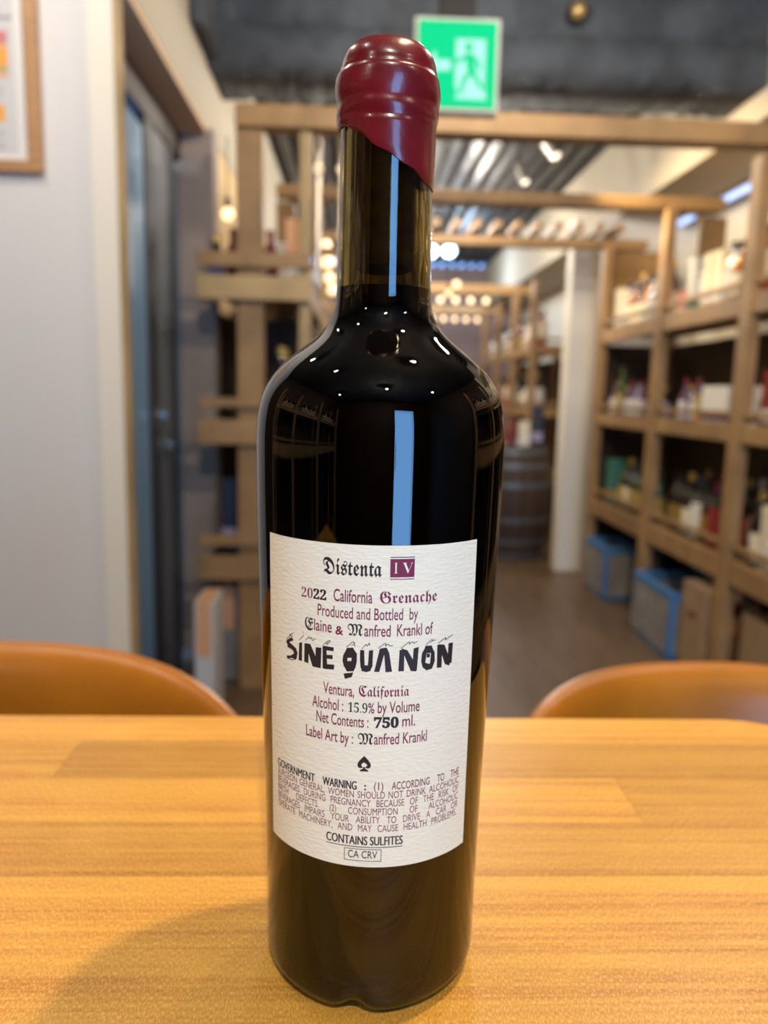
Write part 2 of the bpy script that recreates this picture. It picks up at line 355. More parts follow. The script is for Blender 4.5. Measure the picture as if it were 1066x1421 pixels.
# ------------------------------------------------------------------ long timber beams (one frame across the aisle each)
def beam(y, x0, x1, z0, z1, label):
    return tag(obj('timber_beam', MB().box(0, x1-x0, 0, .09, 0, z1-z0, .004), 'pine', loc=(x0, y, z0)), label, 'beam')
beam(2.98, -.455, 2.18, 2.148, 2.226, 'long pine beam across the aisle passing behind the bottle neck')
beam(3.90, -.40, 1.80, 2.125, 2.185, 'second pine beam across the aisle behind the spotlights')
beam(4.86, -.40, 1.78, 2.110, 2.165, 'third pine beam across the aisle carrying the slats')
beam(7.2, -.40, 1.6, 2.12, 2.20, 'fourth pine beam, dim, deep in the shop')
beam(9.0, -.40, 1.6, 2.12, 2.20, 'fifth pine beam, farthest from the table')
NUM = ['first', 'second', 'third', 'fourth', 'fifth', 'sixth', 'seventh', 'eighth', 'ninth', 'tenth', 'eleventh', 'twelfth', 'thirteenth', 'fourteenth']
sl = MB().box(-.02, .02, 0, .30, 0, .05, .003).mesh('rafter_end'); sl.materials.append(M['pine'])
for i in range(12):
    o = obj('rafter_end', sl, None, loc=(.22+i*.125, 4.84, 2.21 if i < 0 else 2.205))
    tag(o, NUM[i]+' short rafter end from the left on the third beam', 'rafter', 'rafter ends on the third beam')
# glowing balls standing for warm specular glints on the deck under the far beams
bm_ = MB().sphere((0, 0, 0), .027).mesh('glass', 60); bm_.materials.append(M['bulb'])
sk = MB().tube((0, 0, .022), (0, 0, .06), .012).mesh('socket'); sk.materials.append(M['black_metal'])
k = 0
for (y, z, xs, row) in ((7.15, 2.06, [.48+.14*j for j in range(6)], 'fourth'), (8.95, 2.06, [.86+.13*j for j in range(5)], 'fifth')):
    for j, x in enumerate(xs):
        t = thing('glint_ball', NUM[j]+' glowing ball from the left, a warm deck glint under the '+row+' beam', 'bulb', (x, y+.1, z), group='glowing balls for warm glints under the far beams')
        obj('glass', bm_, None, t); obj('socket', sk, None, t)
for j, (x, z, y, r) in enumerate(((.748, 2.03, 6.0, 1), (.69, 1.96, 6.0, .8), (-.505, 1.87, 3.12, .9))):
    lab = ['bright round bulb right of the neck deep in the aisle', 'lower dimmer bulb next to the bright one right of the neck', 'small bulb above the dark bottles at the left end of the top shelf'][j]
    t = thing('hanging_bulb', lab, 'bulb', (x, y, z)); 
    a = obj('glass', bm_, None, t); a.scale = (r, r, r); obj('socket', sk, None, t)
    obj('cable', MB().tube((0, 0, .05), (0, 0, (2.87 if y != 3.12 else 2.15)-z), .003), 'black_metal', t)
t = thing('ball_string', 'vertical string of four warm glowing balls just left of the bottle neck', 'bulb string', (-.155, 4.2, 1.735))  # four emissive balls along one cable
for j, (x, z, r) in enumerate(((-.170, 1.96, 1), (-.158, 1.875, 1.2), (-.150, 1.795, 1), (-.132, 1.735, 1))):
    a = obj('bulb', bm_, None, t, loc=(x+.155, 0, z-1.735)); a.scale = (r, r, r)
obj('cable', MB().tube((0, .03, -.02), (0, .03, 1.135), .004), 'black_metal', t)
# slim poles with two small glass globes each
for x, s in ((-.392, 'slim steel pole with two small globes beside the left post'), (-.071, 'slim steel pole with two small globes hidden partly by the bottle neck'), (-.160, 'slim steel pole with two small globes at the rack corner')):
    t = thing('globe_pole', s, 'lamp', (x, 3.16, 1.615))
    obj('pole', MB().tube((0, 0, 0), (0, 0, .62), .011), 'steel_pipe', t)
    for z in (.44, .585): obj('globe', MB().sphere((0, -.01, z), .017), 'bulb_dim', t, smooth=60)

# ------------------------------------------------------------------ racks
RAILS = [(1.535, 1.613), (1.038, 1.11), (.475, .57)]
def rack(name, label, X0, X1, ys, xo, post=(.05, .08), tops=2.12, material='pine', extra_end_posts=(), guards=(1.66, 1.15, .625), back=True, end=True, rear=1.60):
    """rack whose long open side lies in the plane x = X0; ys are the post stations"""
    t = thing(name, label, 'rack', (X0, ys[0], 0))
    s = 1 if X1 > X0 else -1
    D = abs(X1-X0)
    def bx(x0, x1, y0, y1, z0, z1, b=.003):
        a, c = sorted((s*x0, s*x1)); return MB().box(a, c, y0-ys[0], y1-ys[0], z0, z1, b)
    for y in ys:
        obj('post', bx(0, post[0], y-post[1]/2, y+post[1]/2, 0, tops), material, t)
        obj('post', bx(D-post[0], D, y-post[1]/2, y+post[1]/2, 0, rear), material, t)
    for (z0, z1), g in zip(RAILS, guards):
        for ya, yb in zip(ys[:-1], ys[1:]):
            a, b = ya+post[1]/2+.001, yb-post[1]/2-.001
            obj('rail', bx(.008, .04, a, b, z0, z1), material, t)
            obj('guard_bar', bx(.012, .03, a, b, g-.012, g+.012), material, t)
            obj('shelf_board', bx(.042, D-.002 if not back else D-.02, a, b, z1-.035, z1-.012, .002), material, t)
        if end:
            y = ys[0]
            obj('end_rail', bx(post[0]+.001, D-post[0]-.001, y-.03, y+.0, z0, z1), material, t)
            obj('end_guard_bar', bx(post[0]+.001, D-post[0]-.001, y-.03, y-.012, g-.012, g+.012), material, t)
    if back:
        for ya, yb in zip(ys[:-1], ys[1:]):
            obj('back_panel', bx(D-.016, D-.004, ya+post[1]/2, yb-post[1]/2, .05, 1.53, 0), 'dark_wood', t)
    return t
rr = rack('wooden_rack', 'right pine rack stacked with bottles, crates and cartons, running away', 1.5, 1.98, [.32, 1.22, 2.12, 3.02, 3.90, 4.85], 0)  # first two bays added out of view for the bottle's reflections
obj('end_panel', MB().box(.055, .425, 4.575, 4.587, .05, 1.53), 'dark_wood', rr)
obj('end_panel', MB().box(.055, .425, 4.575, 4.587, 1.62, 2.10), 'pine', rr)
obj('hanging_board', MB().box(.24, .37, 3.70, 3.73, 1.86, 2.12, .003), 'pine', rr)
rack('wooden_rack', 'added pine rack left of the table, outside the picture, for bottle reflections', -1.70, -2.15, [-1.7, -.8, .1, 1.0], 0, rear=2.1)  # unseen rack, added to give the bottle glass something to reflect
# left rack: end face toward the table, wide main post and slim corner post
lr = thing('wooden_rack', 'left pine rack with end rails beside the sliding door', 'rack', (-.455, 2.98, 0))
def lb(x0, x1, y0, y1, z0, z1, nm, m_='pine', b=.003): return obj(nm, MB().box(x0+.455, x1+.455, y0-2.98, y1-2.98, z0, z1, b), m_, lr)
lb(-.455, -.355, 3.001, 3.06, 0, 2.146, 'post'); lb(-.222, -.178, 3.001, 3.05, 0, 2.146, 'post', 'pine_light')
for y in (3.90, 4.86): 
    lb(-.40, -.31, y, y+.05, 0, 2.10, 'post'); lb(-.222, -.178, y, y+.05, 0, 2.10, 'post', 'pine_light')
for x in (-.09, .02): lb(x, x+.04, 3.905, 3.94, 1.9, 2.124, 'top_strut')
for y in (3.92, 4.88):
    lb(-.308, .15, y, y+.03, 1.86, 1.90, 'cross_bar')
LEFTR = [(1.535, 1.622, 1.655, 1.708), (.995, 1.088, 1.136, 1.172), (.462, .557, .597, .638)]
for i, (a, b, c, d) in enumerate(LEFTR):
    lb(-.60 if i < 1 else -.60, -.178, 2.965, 2.999, a, b, 'end_rail', 'pine_light' if i == 0 else 'pine')
    lb(-.60, -.178, 2.975, 2.999, c, d, 'end_guard_bar')
    for y0, y1 in ((3.052, 3.90), (3.95, 4.86)):
        lb(-.212, -.18, y0, y1, a, b, 'rail'); lb(-.208, -.19, y0, y1, c+.01, d-.005, 'guard_bar')
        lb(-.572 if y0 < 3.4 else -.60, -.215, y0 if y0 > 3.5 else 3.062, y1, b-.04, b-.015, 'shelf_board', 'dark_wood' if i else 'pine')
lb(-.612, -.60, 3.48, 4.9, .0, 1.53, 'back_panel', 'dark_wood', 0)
lb(-.595, -.225, 3.75, 3.76, .05, 1.53, 'added_dark_sheet', 'dark_wood', 0)  # dark sheet added to darken the lower bays behind the front bottles
fr2 = rack('wooden_rack', 'far pine rack of bottles beyond the barrel', 1.40, 1.85, [6.3, 7.1, 7.9, 8.7], 0)

# ------------------------------------------------------------------ bottles and cartons
PROT = {}
def bottle_proto(key, h, r, glass, label, cap, lab=(.12, .5), neck=.30, capf=.12, shoulder=.06):
    """full set of parts: glass body, paper label, capsule"""
    nr = .0135; nh = h*(1-neck)
    prof = [(0, r*.92), (.006, r), (nh-shoulder*.6, r), (nh-shoulder*.2, r*.86), (nh+shoulder*.15, r*.5), (nh+shoulder*.5, nr), (h*.985, nr), (h, nr*.9)]
    body = MB().lathe(prof, n=18).mesh('glass_body', 50); body.materials.append(M[glass])
    z0, z1 = nh*lab[0], nh*lab[1]+.03
    lb_ = MB().lathe([(z0, r+.0002), (z0, r+.0012), (z1, r+.0012), (z1, r+.0002)], n=18, cap=False).mesh('paper_label', 50); lb_.materials.append(M[label])
    cp = MB().lathe([(h*(1-capf), nr+.0003), (h*(1-capf), nr+.0016), (h+.001, nr+.0016), (h+.002, nr*.8)], n=14).mesh('capsule', 50); cp.materials.append(M[cap])
    PROT[key] = [('glass_body', body), ('paper_label', lb_), ('capsule', cp)]
def carton_proto(key, sx, sy, h, body, band, lid=None):
    a = MB().box(-sx/2, sx/2, -sy/2, sy/2, 0, h, .002).mesh('box_body'); a.materials.append(M[body])
    b = MB().box(-sx/2-.0008, sx/2+.0008, -sy/2-.0008, sy/2+.0008, h*.12, h*.34, 0).mesh('printed_band'); b.materials.append(M[band])
    c = MB().box(-sx/2-.001, sx/2+.001, -sy/2-.001, sy/2+.001, h*.86, h+.001, .001).mesh('lid'); c.materials.append(M[lid or body])
    PROT[key] = [('box_body', a), ('printed_band', b), ('lid', c)]
bottle_proto('dark', .30, .037, 'dark_glass', 'cream_card', 'gold')
bottle_proto('darkgold', .29, .036, 'dark_glass', 'gold', 'dark_glass')
bottle_proto('whitelabel', .29, .038, 'dark_glass', 'white', 'navy', (.1, .7))
bottle_proto('whitecap', .31, .037, 'dark_glass', 'red', 'white', (.1, .6))
bottle_proto('redlabel', .28, .037, 'dark_glass', 'red', 'maroon', (.05, .75))
bottle_proto('green', .29, .036, 'green_glass', 'yellow', 'green_glass')
bottle_proto('amber', .26, .038, 'amber_glass', 'cream_card', 'dark_glass', (.2, .55))
bottle_proto('pale', .27, .036, 'pale_glass', 'white', 'navy', (.3, .6))
bottle_proto('rose', .29, .036, 'rose_glass', 'cream_card', 'dark_glass', (.4, .8))
bottle_proto('purple', .20, .034, 'purple', 'white', 'maroon')
bottle_proto('small_dark', .17, .032, 'dark_glass', 'lilac', 'gold')
bottle_proto('maroon', .21, .030, 'maroon', 'maroon', 'maroon')
bottle_proto('lilac', .18, .032, 'lilac', 'white', 'lilac')
carton_proto('white_small', .055, .048, .165, 'white', 'purple')
carton_proto('white_tall', .09, .078, .25, 'cream_card', 'white')
carton_proto('teal', .08, .09, .27, 'teal', 'gold', 'teal')
carton_proto('grey_box', .08, .08, .26, 'paper_grey', 'teal')
carton_proto('yellow', .06, .05, .13, 'yellow', 'orange')
carton_proto('pink', .07, .10, .12, 'pink', 'white')
carton_proto('navy', .07, .07, .30, 'navy', 'lilac')
carton_proto('lilac_box', .07, .07, .25, 'lilac', 'pink')
carton_proto('white_box', .07, .06, .18, 'cream_card', 'white')
carton_proto('peach', .05, .06, .26, 'peach', 'white')
carton_proto('red', .08, .07, .22, 'red', 'white')
DESC = {'dark': 'gold capped dark bottle', 'darkgold': 'gold labelled dark bottle', 'whitelabel': 'white labelled dark bottle', 'whitecap': 'white capped dark bottle', 'redlabel': 'red labelled dark bottle', 'green': 'yellow labelled green bottle', 'amber': 'cream labelled amber bottle', 'pale': 'white labelled clear bottle', 'rose': 'dark capped red bottle', 'purple': 'short purple bottle', 'small_dark': 'short gold capped bottle', 'maroon': 'slim maroon bottle', 'lilac': 'short lilac bottle', 'white_small': 'small purple banded white carton', 'white_tall': 'tall cream carton', 'teal': 'gold banded teal carton', 'grey_box': 'teal banded grey carton', 'yellow': 'small yellow carton', 'pink': 'low pink carton', 'navy': 'tall navy carton', 'lilac_box': 'pink banded lilac carton', 'white_box': 'cream white carton', 'peach': 'slim peach carton', 'red': 'white banded red carton'}
def put(key, x, y, z, place, group):
    isb = PROT[key][0][0] == 'glass_body'
    t = thing('wine_bottle' if isb else 'carton', DESC[key]+', '+place, 'bottle' if isb else 'carton', (x, y, z), random.uniform(-.12, .12), group)
    for n_, me in PROT[key]: obj(n_, me, None, t)
def row(keys, x, y0, dy, z, group, where, x2=None):
    """keys from near to far"""
    cnt = {}
    for i, k_ in enumerate(keys):
        if k_ is None: continue
        cnt.setdefault(k_, []).append(i)
    for i, k_ in enumerate(keys):
        if k_ is None: continue
        lst = cnt[k_]; j = lst.index(i)
        place = NUM[i]+' from near end, '+where
        put(k_, x+(random.uniform(-.008, .008)), y0+i*dy, z, place, group)
TOP, MID, LOW = 1.602, 1.099, .559
G = 'bottles and cartons on the '
row(['rose', 'rose', 'amber', 'pale', 'white_tall', 'white_tall', 'pale'], 1.61, 3.11, .083, TOP, G+'top shelf, near bay', 'right rack near bay, top shelf')
row(['grey_box', 'grey_box', 'pink'], 1.61, 3.70-.01, .0, TOP, G, '') if False else None
put('grey_box', 1.61, 3.70, TOP, 'right rack top shelf, just before the middle post', G+'top shelf, near bay')
put('pink', 1.61, 3.805, TOP, 'right rack top shelf, beside the middle post', G+'top shelf, near bay')
row(['dark', 'amber', 'dark', 'pale', 'amber', 'dark', 'amber', 'pale', 'white_tall'], 1.61, 3.99, .092, TOP, G+'top shelf, far bay', 'right rack far bay, top shelf')
row(['pale', 'dark', 'amber', 'white_tall', 'pale', 'dark', 'amber'], 1.77, 3.12, .1, TOP, G+'top shelf, back row', 'right rack top shelf, back row')
row(['white_small']*6+['yellow', 'purple', 'small_dark', 'purple'], 1.60, 3.10, .070, MID, G+'middle shelf, near bay', 'right rack near bay, middle shelf')
row(['white_small']*6, 1.70, 3.10, .064, MID, G+'middle shelf, second row', 'right rack middle shelf, second row')
row(['small_dark', 'purple', 'small_dark', 'purple', 'lilac', 'purple', 'small_dark', 'green', 'purple'], 1.60, 3.99, .09, MID, G+'middle shelf, far bay', 'right rack far bay, middle shelf')
row(['whitecap', 'redlabel', 'redlabel', 'darkgold', 'whitelabel', 'dark', 'darkgold', 'darkgold'], 1.61, 3.12, .092, LOW, G+'low shelf, near bay', 'right rack near bay, low shelf')
row(['dark', 'whitecap', 'dark', 'green', 'dark', 'redlabel', 'dark'], 1.76, 3.14, .1, LOW, G+'low shelf, back row', 'right rack low shelf, back row')
row(['green', 'whitelabel', 'green', 'green', 'dark', 'green', 'teal', 'teal'], 1.61, 4.0, .10, LOW, G+'low shelf, far bay', 'right rack far bay, low shelf')
row(['white_tall', 'dark', 'white_tall', 'dark'], 1.60, 2.60, .105, LOW, G+'low shelf beside the right edge', 'low shelf at the right picture edge')
row(['maroon', 'small_dark', 'red'], 1.60, 2.72, .10, MID, G+'middle shelf beside the right edge', 'middle shelf at the right picture edge')
row(['dark', 'rose', 'amber'], 1.61, 2.70, .10, TOP, G+'top shelf beside the right edge', 'top shelf at the right picture edge')
for ya in (.50, 1.40):
    row(['dark', 'pale', 'amber', 'dark', 'pale', 'dark'], 1.63, ya, .105, TOP, G+'top shelf, added bays', 'right rack, added bays, '+('nearer bay' if ya < 1 else 'next bay'))
for ya in (-1.5, -.6, .3):
    row(['dark', 'amber', 'dark', 'pale', 'dark'], -1.85, ya, .11, TOP, 'bottles on the added rack left of the table', 'added rack left of the table, '+{-1.5: 'rear', -.6: 'middle', .3: 'front'}[ya]+' bay')
# left rack
GL = 'bottles and cartons on the left rack'
LT, LM, LL = 1.608, 1.074, .543
for key, x, y, z, pl in (('small_dark', -.545, 3.09, LT, 'left end of the left rack top shelf'), ('maroon', -.485, 3.13, LT, 'left of the wide post, left rack top shelf'),
    ('lilac', -.388, 3.10, LT-.0, 'just right of the wide post, left rack'), ('maroon', -.345, 3.15, LT, 'right of the wide post, left rack top shelf'), ('white_box', -.318, 3.24, LT, 'left one of two, left rack top shelf'), ('white_box', -.318, 3.34, LT, 'right one of two, left rack top shelf'), ('peach', -.262, 3.20, LT, 'left rack top shelf near the corner pole'), ('navy', -.50, 3.14, LM-.53, 'low shelf left of the wide post'), ('lilac_box', -.50, 3.24, LL, 'behind the navy carton on the low shelf'),
    ('dark', -.30, 3.12, LM, 'left rack middle shelf, near end'), ('dark', -.30, 3.28, LM, 'left rack middle shelf behind the first'), ('redlabel', -.30, 3.45, LM, 'left rack middle shelf'), ('whitelabel', -.30, 3.6, LM, 'left rack middle shelf, deeper'), ('dark', -.255, 3.15, LL, 'left rack low shelf corner'), ('green', -.255, 3.3, LL, 'left rack low shelf behind the corner bottle'),
    ('pale', -.28, 4.05, LT, 'second bay of left rack, nearest'), ('amber', -.28, 4.2, LT, 'second bay of left rack, middle'), ('pale', -.28, 4.4, LT, 'second bay of left rack, farthest'), ('dark', -.27, 4.1, LM, 'second bay, left rack middle shelf')):
    put(key, x, y, z, pl, GL)
def big_box(name, x0, x1, y0, y1, h, body, lid, label, cat='box', z=0):
    t = thing(name, label, cat, ((x0+x1)/2, (y0+y1)/2, z)); a, b = (x1-x0)/2, (y1-y0)/2
    bd = obj('box_body', MB().box(-a, a, -b, b, 0, h, .004), body, t)
    for s in (-1, 1): obj('flap', MB().box(min(s*.001, s*a), max(s*.001, s*a), -b, b, h, h+.004, .001), lid or body, t)
    obj('tape', MB().box(-.025, .025, -b-.0008, b+.0008, h*.55, h+.0052, 0), 'peach', t)
    return t
big_box('carton_box', -.56, -.47, 3.10, 3.33, .40, 'crate_grey', 'purple', 'brown grey carton on the floor under the low shelf of the left rack')
big_box('carton_box', -.57, -.50, 2.70, 2.90, .44, 'paper_grey', None, 'pale grey carton standing before the left rack by the door')
# far rack
FK = ['dark', 'amber', 'rose', 'pale', 'whitelabel', 'redlabel', 'darkgold']
for (za, nm) in ((TOP, 'top'), (MID, 'middle'), (LOW, 'low')):
    for b in range(3):
        random.seed(b*7+int(za*10)); ks = [random.choice(FK) for _ in range(6)]
        row(ks, 1.52, 6.40+b*.8, .115, za, 'bottles on the far rack', nm+' shelf, '+NUM[b]+' bay of the far rack')

# ------------------------------------------------------------------ folding crates, carton, barrel
def crate(x0, x1, y0, y1, h, label):
    t = thing('folding_crate', label, 'crate', ((x0+x1)/2, (y0+y1)/2, 0)); a, b = (x1-x0)/2, (y1-y0)/2
    obj('base', MB().box(-a, a, -b, b, 0, .03, .004), 'crate_blue', t)
    for s in (-1, 1):
        sp = obj('side_panel', MB().box(s*a-.008, s*a+.008, -b+.02, b-.02, .03, h-.035, .002), 'crate_grey', t)
        rb = MB()
        for z in (.09, .15, .21): rb.box(s*a-.011, s*a+.011, -b+.03, b-.03, z-.005, z+.005)
        for k_ in range(7): yy = -b+.06+k_*(2*b-.12)/6; rb.box(s*a-.0105, s*a+.0105, yy-.004, yy+.004, .05, h-.05)
        obj('rib', rb, 'crate_grey', sp)
        obj('end_panel', MB().box(-a+.01, a-.01, s*b-.008, s*b+.008, .03, h-.035, .002), 'crate_grey', t)
    rm_ = MB().box(-a-.012, -a+.014, -b-.012, b+.012, h-.04, h, .003).box(a-.014, a+.012, -b-.012, b+.012, h-.04, h, .003).box(-a+.014, a-.014, -b-.012, -b+.014, h-.04, h, .003).box(-a+.014, a-.014, b-.014, b+.012, h-.04, h, .003)
    obj('rim', rm_, 'crate_blue', t)
    for sx in (-1, 1):
        for sy in (-1, 1): obj('corner_post', MB().box(sx*a-.012, sx*a+.012, sy*b-.012, sy*b+.012, .03, h-.04, .002), 'crate_blue' if sy < 0 else 'crate_grey', t)
    return t
crate(1.47, 1.80, 3.375, 3.835, .325, 'nearer grey folding crate with blue rim below the right rack')
crate(1.50, 1.83, 4.43, 4.79, .325, 'farther grey folding crate with blue rim below the right rack')
cb = big_box('carton_box', 1.49, 1.74, 3.10, 3.33, .40, 'cardboard', 'cardboard', 'tall brown cardboard carton in front of the nearer blue crate')
obj('sticker', MB().box(-.075, .03, -.117, -.1155, .30, .36), 'red', cb); obj('sticker', MB().box(.04, .11, -.117, -.1155, .29, .35), 'white', cb)
obj('handle_hole', MB().box(-.1265, -.1255, -.04, .04, .26, .285), 'maroon', cb)
big_box('carton_box', 1.56, 1.85, 2.52, 2.93, .36, 'cardboard', None, 'brown cardboard carton under the rack at the right picture edge')
# barrel
BX, BY, BR, BH = 1.19, 5.78, .30, .84
ba = thing('wooden_barrel', 'dark oak wine barrel standing in the aisle before the far rack', 'barrel', (BX, BY, 0))
NS = 20
st = MB(); prof = [(z*BH/8, BR*(.80+.20*sin(pi*(z+.6)/9.2))) for z in range(9)]
a0, a1 = -pi/NS*.97, pi/NS*.97
vs = []
for z, r in prof:
    for a, rr_ in ((a0, r), (0, r+.001), (a1, r), (a1, r-.02), (a0, r-.02)): vs.append((rr_*cos(a), rr_*sin(a), z))
fs = [(j*5+i, j*5+(i+1) % 5, j*5+5+(i+1) % 5, j*5+5+i) for j in range(8) for i in range(5)]+[(4, 3, 2, 1, 0), (40, 41, 42, 43, 44)]
sm = st.add(vs, fs).mesh('stave'); sm.materials.append(M['stave_oak'])
for i in range(NS):
    o = obj('stave', sm, None, ba); o.rotation_euler = (0, 0, 2*pi*i/NS)
def rad(z): return BR*(.80+.20*sin(pi*(z/BH*8+.6)/9.2))
for z in (.03, .14, .30, .56, .70, .80):
    obj('hoop', MB().lathe([(z-.018, rad(z-.018)+.0015), (z-.018, rad(z-.018)+.004), (z+.018, rad(z+.018)+.004), (z+.018, rad(z+.018)+.0015)], n=40, cap=False), 'steel_band', ba, smooth=40)
obj('head', MB().lathe([(BH-.03, .001), (BH-.03, BR*.82), (BH-.005, BR*.82), (BH-.005, .001)], n=40, cap=False), 'steel_band', ba)
put('white_box', BX+.06, BY-.08, BH-.004, 'standing on the barrel', 'things on the barrel')
put('maroon', BX-.04, BY-.12, BH-.004, 'standing on the barrel', 'things on the barrel')
put('navy', BX+.17, BY-.02, BH-.004, 'standing on the barrel', 'things on the barrel')

# ------------------------------------------------------------------ table of glued staves
TZ = 1.0; TX0, TX1, TY0, TY1 = -.62, .292, -.30, .4605; RC = .055; TT = .028
tb = thing('dining_table', 'high table with glossy honey coloured laminated wood top', 'table', (-.3, .08, 0))
tw = bpy.data.materials.new('honey_wood'); tw.use_nodes = True
nt = tw.node_tree; bs = nt.nodes['Principled BSDF']; Lk = nt.links
def N(t, **kw):
    n_ = nt.nodes.new(t)
    for k_, v in kw.items():
        if k_.startswith('_'): setattr(n_, k_[1:], v)
        else: n_.inputs[k_].default_value = v
    return n_
tc = N('ShaderNodeTexCoord'); oi = N('ShaderNodeObjectInfo')
ofs = N('ShaderNodeVectorMath', _operation='SCALE'); cx = N('ShaderNodeCombineXYZ'); Lk.new(oi.outputs['Random'], cx.inputs[0]); Lk.new(oi.outputs['Random'], cx.inputs[1]); Lk.new(cx.outputs[0], ofs.inputs[0]); ofs.inputs['Scale'].default_value = 7
ad = N('ShaderNodeVectorMath', _operation='ADD'); Lk.new(tc.outputs['Object'], ad.inputs[0]); Lk.new(ofs.outputs[0], ad.inputs[1])
def noise(scale, stretch, detail=4, rough=.6, dist=0.0):
    mp = N('ShaderNodeMapping'); mp.inputs['Scale'].default_value = stretch; Lk.new(ad.outputs[0], mp.inputs[0])
    n_ = N('ShaderNodeTexNoise', Scale=scale, Detail=detail, Roughness=rough, Distortion=dist); Lk.new(mp.outputs[0], n_.inputs['Vector']); return n_.outputs[0]
grain = noise(1, (3.5, 300, 40), 6, .62, .25)
band_ = noise(1, (2.2, 75, 10), 3, .5, .3)
fleck = noise(1, (1900, 620, 500), 2, .55)
blot = noise(1, (30, 60, 30), 3, .6)
def ramp(sock, a, b, c0=0.0, c1=1.0):
    r = N('ShaderNodeMapRange'); r.inputs[1].default_value = a; r.inputs[2].default_value = b; r.inputs[3].default_value = c0; r.inputs[4].default_value = c1; Lk.new(sock, r.inputs[0]); return r.outputs[0]
def mixc(f, a, b):
    m_ = N('ShaderNodeMix', _data_type='RGBA'); Lk.new(f, m_.inputs[0])
    for idx, v in ((6, a), (7, b)):
        if isinstance(v, tuple): m_.inputs[idx].default_value = (*v, 1)
        else: Lk.new(v, m_.inputs[idx])
    return m_.outputs[2]
c = mixc(ramp(grain, .36, .64), (.40, .14, .013), (.68, .32, .042))
c = mixc(ramp(band_, .40, .62, 0, .55), c, (.76, .39, .055))
c = mixc(ramp(blot, .45, .75, 0, .35), c, (.80, .43, .07))
c = mixc(ramp(fleck, .50, .66, 0, .6), c, (.92, .60, .16))
c = mixc(ramp(fleck, .34, .46, .35, 0), c, (.36, .13, .012))
hs = N('ShaderNodeHueSaturation'); Lk.new(c, hs.inputs['Color']); Lk.new(ramp(oi.outputs['Random'], 0, 1, .73, 1.08), hs.inputs['Value'])
Lk.new(hs.outputs[0], bs.inputs['Base Color'])
Lk.new(ramp(fleck, .4, .6, .42, .30), bs.inputs['Roughness'])
bp = N('ShaderNodeBump', Strength=.35, Distance=.0003); Lk.new(fleck, bp.inputs['Height']); Lk.new(bp.outputs[0], bs.inputs['Normal'])
bs.inputs['Specular IOR Level'].default_value = .45
M['honey'] = tw
def xmax(y):
    yc = TY1-RC; yd = TY0+RC
    if y > yc: return TX1-RC+sqrt(max(RC*RC-(y-yc)**2, 0))
    if y < yd: return TX1-RC+sqrt(max(RC*RC-(yd-y)**2, 0))
    return TX1
def stave(x0, x1, y0, y1, last):
    pts = [(x0+.0001, y0+.00008), ]
    if last:
        ysub = [y0+.00008+(y1-y0-.00016)*i/8 for i in range(9)]; pts += [(xmax(yy), yy) for yy in ysub]
    else: pts += [(x1-.0001, y0+.00008), (x1-.0001, y1-.00008)]
    pts += [(x0+.0001, y1-.00008)]
    return MB().prism([(a+.3, b-.08) for a, b in pts], TZ-TT, TZ)
edges = [TY1, .4255, .3835, .3405, .2990, .2565]
while edges[-1] > TY0+.045: edges.append(edges[-1]-.0425)
edges[-1] = TY0
random.seed(11)
for i in range(len(edges)-1):
    y1, y0 = edges[i], edges[i+1]
    cuts = {0: [-.35, .05], 1: [-.156], 2: [-.42, .143], 3: [-.2], 4: [-.4, .20], 5: [-.30]}.get(i, [random.uniform(-.45, -.15), random.uniform(-.1, .15)])
    xs = [TX0]+cuts+[TX1]
    for a, b in zip(xs[:-1], xs[1:]):
        o = obj('stave', stave(a, b, y0, y1, b == TX1), 'honey', tb)
op = []
for a in range(7): t_ = a*pi/12; op.append((TX1-RC+RC*cos(t_), TY1-RC+RC*sin(t_)))
edge_pts = [(TX0, TY1)]+op[::-1]
edge_pts += [(TX1-RC+RC*cos(t_), TY0+RC+RC*sin(t_)) for t_ in [-a*pi/12 for a in range(7)]]+[(TX0, TY0)]
eb = MB()
for (xa, ya), (xb, yb) in zip(edge_pts[:-1], edge_pts[1:]):
    d = Vector((xb-xa, yb-ya, 0)); nn = Vector((-d.y, d.x, 0)).normalized()*.0012
    eb.add([(xa+.3, ya-.08, TZ-TT), (xb+.3, yb-.08, TZ-TT), (xb+.3, yb-.08, TZ-.0006), (xa+.3, ya-.08, TZ-.0006), (xa+nn.x+.3, ya+nn.y-.08, TZ-TT), (xb+nn.x+.3, yb+nn.y-.08, TZ-TT), (xb+nn.x+.3, yb+nn.y-.08, TZ-.0006), (xa+nn.x+.3, ya+nn.y-.08, TZ-.0006)],
           [(0, 1, 2, 3), (7, 6, 5, 4), (3, 2, 6, 7), (0, 4, 5, 1)])
obj('edge_sheen', eb, 'cream_trim', tb)  # pale rim strip stands for the sheen along the table edge
obj('apron', MB().box(-.26, .52, -.32, .32, TZ-TT-.07, TZ-TT-.0005, .002), 'dark_wood', tb)
for sx in (-.25, .46):
    for sy in (-.30, .26): obj('leg', MB().box(sx, sx+.045, sy, sy+.045, 0, TZ-TT-.07, .003), 'black_metal', tb)

